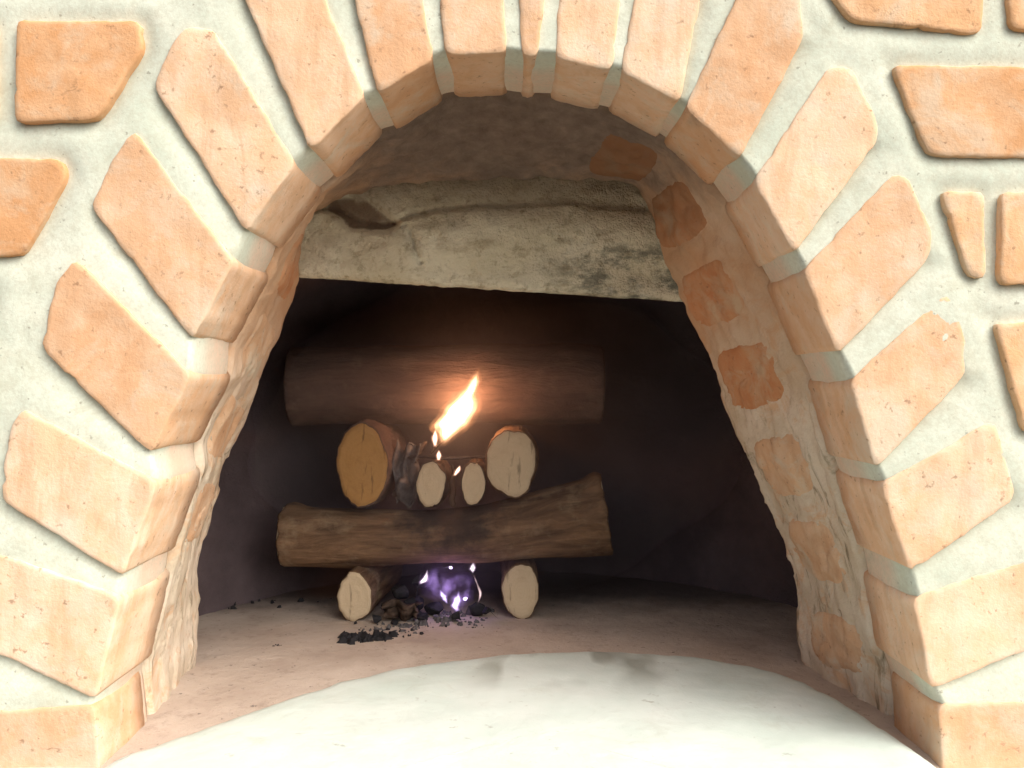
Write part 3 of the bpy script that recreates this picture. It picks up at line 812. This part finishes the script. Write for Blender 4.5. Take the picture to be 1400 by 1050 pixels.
crumbs('charcoal_crumbs', 'scattered black charcoal crumbs on the oven floor before the stack', 'charcoal crumbs',
       [(-0.163,0.304,0.0065,0.006,46,0.0008,0.0062),(-0.140,0.306,0.010,0.0045,46,0.0008,0.0058),(-0.160,0.325,0.008,0.010,8,0.001,0.0026),(-0.115,0.340,0.018,0.014,18,0.0008,0.0026),(-0.05,0.350,0.02,0.010,8,0.0006,0.0016),(-0.235,0.280,0.002,0.002,4,0.001,0.002),(-0.30,0.46,0.04,0.015,14,0.001,0.004)], M_CHAR, 5)
crumbs('grey_ash_flakes', 'fine grey ash flakes spread under the log stack', 'ash',
       [(-0.120,0.352,0.022,0.012,40,0.0006,0.0034),(-0.08,0.385,0.03,0.02,80,0.001,0.0045),(-0.14,0.335,0.02,0.012,14,0.0008,0.0025)], M_ASH, 6)

def stick(name, label, a, b, r, mat, seed, group=None):
    A, B = np.array(a), np.array(b); n = 14; sd = 10; verts = []
    T = (B - A) / np.linalg.norm(B - A); S = np.cross(T, (0.1, 0.2, 0.97)); S /= np.linalg.norm(S); U = np.cross(S, T); base = (A + B) / 2
    for k in range(n):
        t = k / (n - 1); c = A * (1 - t) + B * t + S * r * 1.2 * mn.noise(Vector((t * 3, seed, 0))) + U * r * 1.2 * mn.noise(Vector((t * 3, seed, 5)))
        rad = r * (1 - 0.35 * t) * (0.5 if k in (0, n - 1) else 1) * (1 + 0.2 * mn.noise(Vector((t * 9, seed, 2))))
        for q in range(sd):
            th = 2 * math.pi * q / sd; verts.append(c + S * rad * math.cos(th) + U * rad * math.sin(th) - base)
    faces = [(k * sd + q, k * sd + (q + 1) % sd, (k + 1) * sd + (q + 1) % sd, (k + 1) * sd + q) for k in range(n - 1) for q in range(sd)] + [tuple(range(sd)), tuple(range((n - 1) * sd, n * sd))]
    o = mesh_obj(name, verts, faces, mat, loc=tuple(base)); tag(o, label, 'twig', group); return o
stick('charred_twig', 'thin dark twig slanting up inside the bright flame', (-0.092, 0.400, -0.079), (-0.044, 0.404, -0.030), 0.0016, M_TWIG, 3)
stick('charred_twig', 'charred twig lying across the two thin branches', (-0.118, 0.398, -0.083), (-0.025, 0.402, -0.084), 0.0022, M_CHAR, 8)
stick('charred_twig', 'charred twig leaning between the orange-ended log and the branches', (-0.135, 0.405, -0.128), (-0.098, 0.410, -0.066), 0.0042, M_TWIG, 12)
stick('charred_twig', 'short charred twig standing in the gap between the two thin branches', (-0.066, 0.396, -0.139), (-0.068, 0.402, -0.092), 0.0040, M_TWIG, 15)
def scrap(name, label, c, size, seed, mat):
    n = 22; verts = []
    for i in range(n):
        for j in range(n):
            u, v = i / (n - 1) - .5, j / (n - 1) - .5
            q = (u * 2.2, v * 2.2, seed)
            verts.append((size[0] * (u + 0.25 * mn.noise(Vector((v * 3, u * 2, seed + 3)))), size[1] * 1.3 * mn.noise(Vector((u * 3.3 + seed, v * 3.3, 1.0))), size[2] * (v + 0.25 * mn.noise(Vector((u * 4, v * 3, seed))))))
    zmin = min(p[2] for p in verts); verts = [(x, y, z - zmin) for x, y, z in verts]
    o = mesh_obj(name, verts, grid_faces(n, n), mat, loc=c); so = o.modifiers.new('thick', 'SOLIDIFY'); so.thickness = 0.0012
    tag(o, label, 'scrap'); return o
scrap('burnt_scrap', 'crumpled grey burnt scrap wedged right of the orange-ended log', (-0.120, 0.400, -0.141), (0.028, 0.022, 0.062), 4.0, M_ASH)
scrap('burnt_scrap', 'crumpled grey ashy scrap on the floor among the charcoal lumps', (-0.122, 0.372, FZ), (0.040, 0.024, 0.018), 9.0, M_TWIG)

# ------------------------------------------------------------------ fire
def flame(name, label, spine, radii, mat, seed, amp=0.22):
    """outer veil (the thing) with two brighter hearts inside it as parts"""
    Pp = np.array(spine); n = 44; sd = 32; t = np.linspace(0, 1, n); tt = np.linspace(0, 1, len(Pp))
    PC = np.stack([np.interp(t, tt, Pp[:, k]) for k in range(3)], 1); PC = smooth_poly(PC, 16, closed=False)
    R = np.interp(t, np.linspace(0, 1, len(radii)), radii); R = smooth_poly(R[:, None], 16, closed=False)[:, 0]
    base = PC[0].copy(); root = None
    for nm, m_, sc in ((name, mat[0], 1.12), ('flame_mantle', mat[1], 0.86), ('flame_core', mat[2], 0.62)):
        verts = []
        for k in range(n):
            tk = 0.5 + (t[k] - 0.5) * (0.55 + 0.45 * sc); c = np.array([np.interp(tk, t, PC[:, q]) for q in range(3)])
            for a in range(sd):
                th = 2 * math.pi * a / sd
                w = sc * (1 + amp * mn.noise(Vector((math.cos(th) * 1.4 + seed, math.sin(th) * 1.4, t[k] * 3.0 * (1 + amp)))))
                verts.append((c[0] - base[0] + R[k] * w * math.cos(th), c[1] - base[1] + 0.75 * R[k] * w * math.sin(th), c[2] - base[2]))
        faces = [(k * sd + a, k * sd + (a + 1) % sd, (k + 1) * sd + (a + 1) % sd, (k + 1) * sd + a) for k in range(n - 1) for a in range(sd)] + [tuple(range(sd)), tuple(range((n - 1) * sd, n * sd))]
        o = mesh_obj(nm, verts, faces, m_, root, loc=tuple(base) if root is None else (0, 0, 0))
        if root is None: root = o; tag(o, label, 'flame')
    return root
flame('flame', 'tall bright yellow-white flame rising over the thin branches, leaning right',
      [(-0.078, 0.392, -0.070), (-0.074, 0.392, -0.055), (-0.066, 0.392, -0.038), (-0.052, 0.392, -0.020), (-0.043, 0.392, 0.000), (-0.0375, 0.392, 0.018)],
      [0.0010, 0.0165, 0.0200, 0.0150, 0.0075, 0.0006], M_FLAME, 2.0, 0.7)
flame('flame', 'small pinkish flame at the left foot of the tall flame',
      [(-0.0855, 0.380, -0.070), (-0.0858, 0.380, -0.060), (-0.0850, 0.380, -0.049)], [0.002, 0.0042, 0.0006], M_FLAME_S, 5.0)
flame('flame', 'tiny flame on top of the left thin branch',
      [(-0.0815, 0.378, -0.0850), (-0.0812, 0.378, -0.079), (-0.0812, 0.378, -0.073)], [0.0022, 0.0036, 0.0008], M_FLAME_S, 6.0)
flame('flame', 'tiny flame in the gap between the two thin branches',
      [(-0.064, 0.378, -0.102), (-0.060, 0.378, -0.096), (-0.0575, 0.378, -0.090)], [0.0020, 0.0034, 0.0006], M_FLAME_S, 7.0)
flame('flame', 'broad violet flame glowing under the lower crosswise log between the floor logs',
      [(-0.062, 0.392, -0.256), (-0.068, 0.392, -0.244), (-0.080, 0.392, -0.230), (-0.086, 0.392, -0.214), (-0.084, 0.392, -0.203)],
      [0.006, 0.017, 0.022, 0.013, 0.002], M_VIOLET, 11.0, 0.7)
flame('flame', 'narrow violet flame beside the broad one, nearer the pale oval-ended log',
      [(-0.058, 0.396, -0.254), (-0.056, 0.396, -0.240), (-0.058, 0.396, -0.224), (-0.060, 0.396, -0.205)],
      [0.006, 0.014, 0.013, 0.002], M_VIOLET, 17.0, 0.7)
flame('flame', 'small white flame at the upper right of the violet fire, under the log',
      [(-0.0435, 0.380, -0.2110), (-0.0438, 0.380, -0.2050), (-0.0432, 0.380, -0.1985)], [0.0004, 0.0042, 0.0008], M_FLAME_W, 13.0, 0.6)
flame('flame', 'thin pinkish flame trailing down the right edge of the violet fire',
      [(-0.0385, 0.380, -0.2450), (-0.0345, 0.380, -0.2340), (-0.0390, 0.380, -0.2220), (-0.0425, 0.380, -0.2120)],
      [0.0003, 0.0019, 0.0011, 0.0004], M_FLAME_P, 15.0, 0.8)
flame('flame', 'small white-hot flame at the left edge of the violet fire',
      [(-0.1030, 0.380, -0.2230), (-0.0985, 0.380, -0.2195), (-0.0955, 0.380, -0.2140), (-0.0940, 0.380, -0.2060)], [0.0006, 0.0052, 0.0026, 0.0004], M_FLAME_W, 19.0, 0.6)
flame('flame', 'lavender-white flame lowest in the middle of the violet fire',
      [(-0.0600, 0.376, -0.2530), (-0.0635, 0.376, -0.2460), (-0.0600, 0.376, -0.2380), (-0.0590, 0.376, -0.2290)], [0.0010, 0.0064, 0.0048, 0.0004], M_FLAME_L, 23.0, 0.8)
flame('flame', 'lavender flame left of centre in the violet fire',
      [(-0.0720, 0.378, -0.2440), (-0.0760, 0.378, -0.2360), (-0.0800, 0.378, -0.2280)], [0.0010, 0.0048, 0.0004], M_FLAME_L, 29.0, 0.8)
for k, (x, y, z, r, mm, lab) in enumerate([
    (-0.0515, 0.372, -0.2390, 0.0026, M_EMBER_V, 'violet ember right of centre in the violet fire'),
    (-0.0680, 0.380, -0.2060, 0.0022, M_EMBER_V, 'tiny violet ember at the top of the violet fire, under the log')]):
    o = lump('ember', (x, y, z), r, mm, 700 + k, npts=40); tag(o, lab, 'ember')
def lamp(name, loc, e, col, r):
    l = bpy.data.lights.new(name, 'POINT'); l.energy = e; l.color = col; l.shadow_soft_size = r
    o = bpy.data.objects.new(name, l); C.objects.link(o); o.location = loc
lamp('flame_light', (-0.052, 0.392, -0.018), 0.17, (1.0, 0.45, 0.22), 0.012)
lamp('violet_flame_light', (-0.070, 0.388, -0.225), 0.018, (0.55, 0.35, 1.0), 0.012)

# ------------------------------------------------------------------ thin smoke volume added to lift the chamber's dark tones
bm = bmesh.new(); bmesh.ops.create_icosphere(bm, subdivisions=4, radius=1.0)
for v in bm.verts:
    v.co = Vector((v.co.x * 0.29 - 0.02, 0.45 + v.co.y * 0.165, -0.06 + v.co.z * 0.185)) + v.normal * 0.03 * mn.noise(v.co * 2.2)
me = bpy.data.meshes.new('smoke'); bm.to_mesh(me); bm.free()
sm_m = bpy.data.materials.new('thin_smoke'); sm_m.use_nodes = True; nn = sm_m.node_tree.nodes; nn.clear()
out = nn.new('ShaderNodeOutputMaterial'); pv = nn.new('ShaderNodeVolumePrincipled')
pv.inputs['Color'].default_value = (0.80, 0.70, 0.70, 1); pv.inputs['Density'].default_value = 1.15; pv.inputs['Anisotropy'].default_value = 0.2
sm_m.node_tree.links.new(pv.outputs[0], out.inputs['Volume'])
me.materials.append(sm_m); o = bpy.data.objects.new('smoke', me); C.objects.link(o)
tag(o, 'thin smoke added around the log stack to lift the dark chamber', 'smoke', kind='stuff')
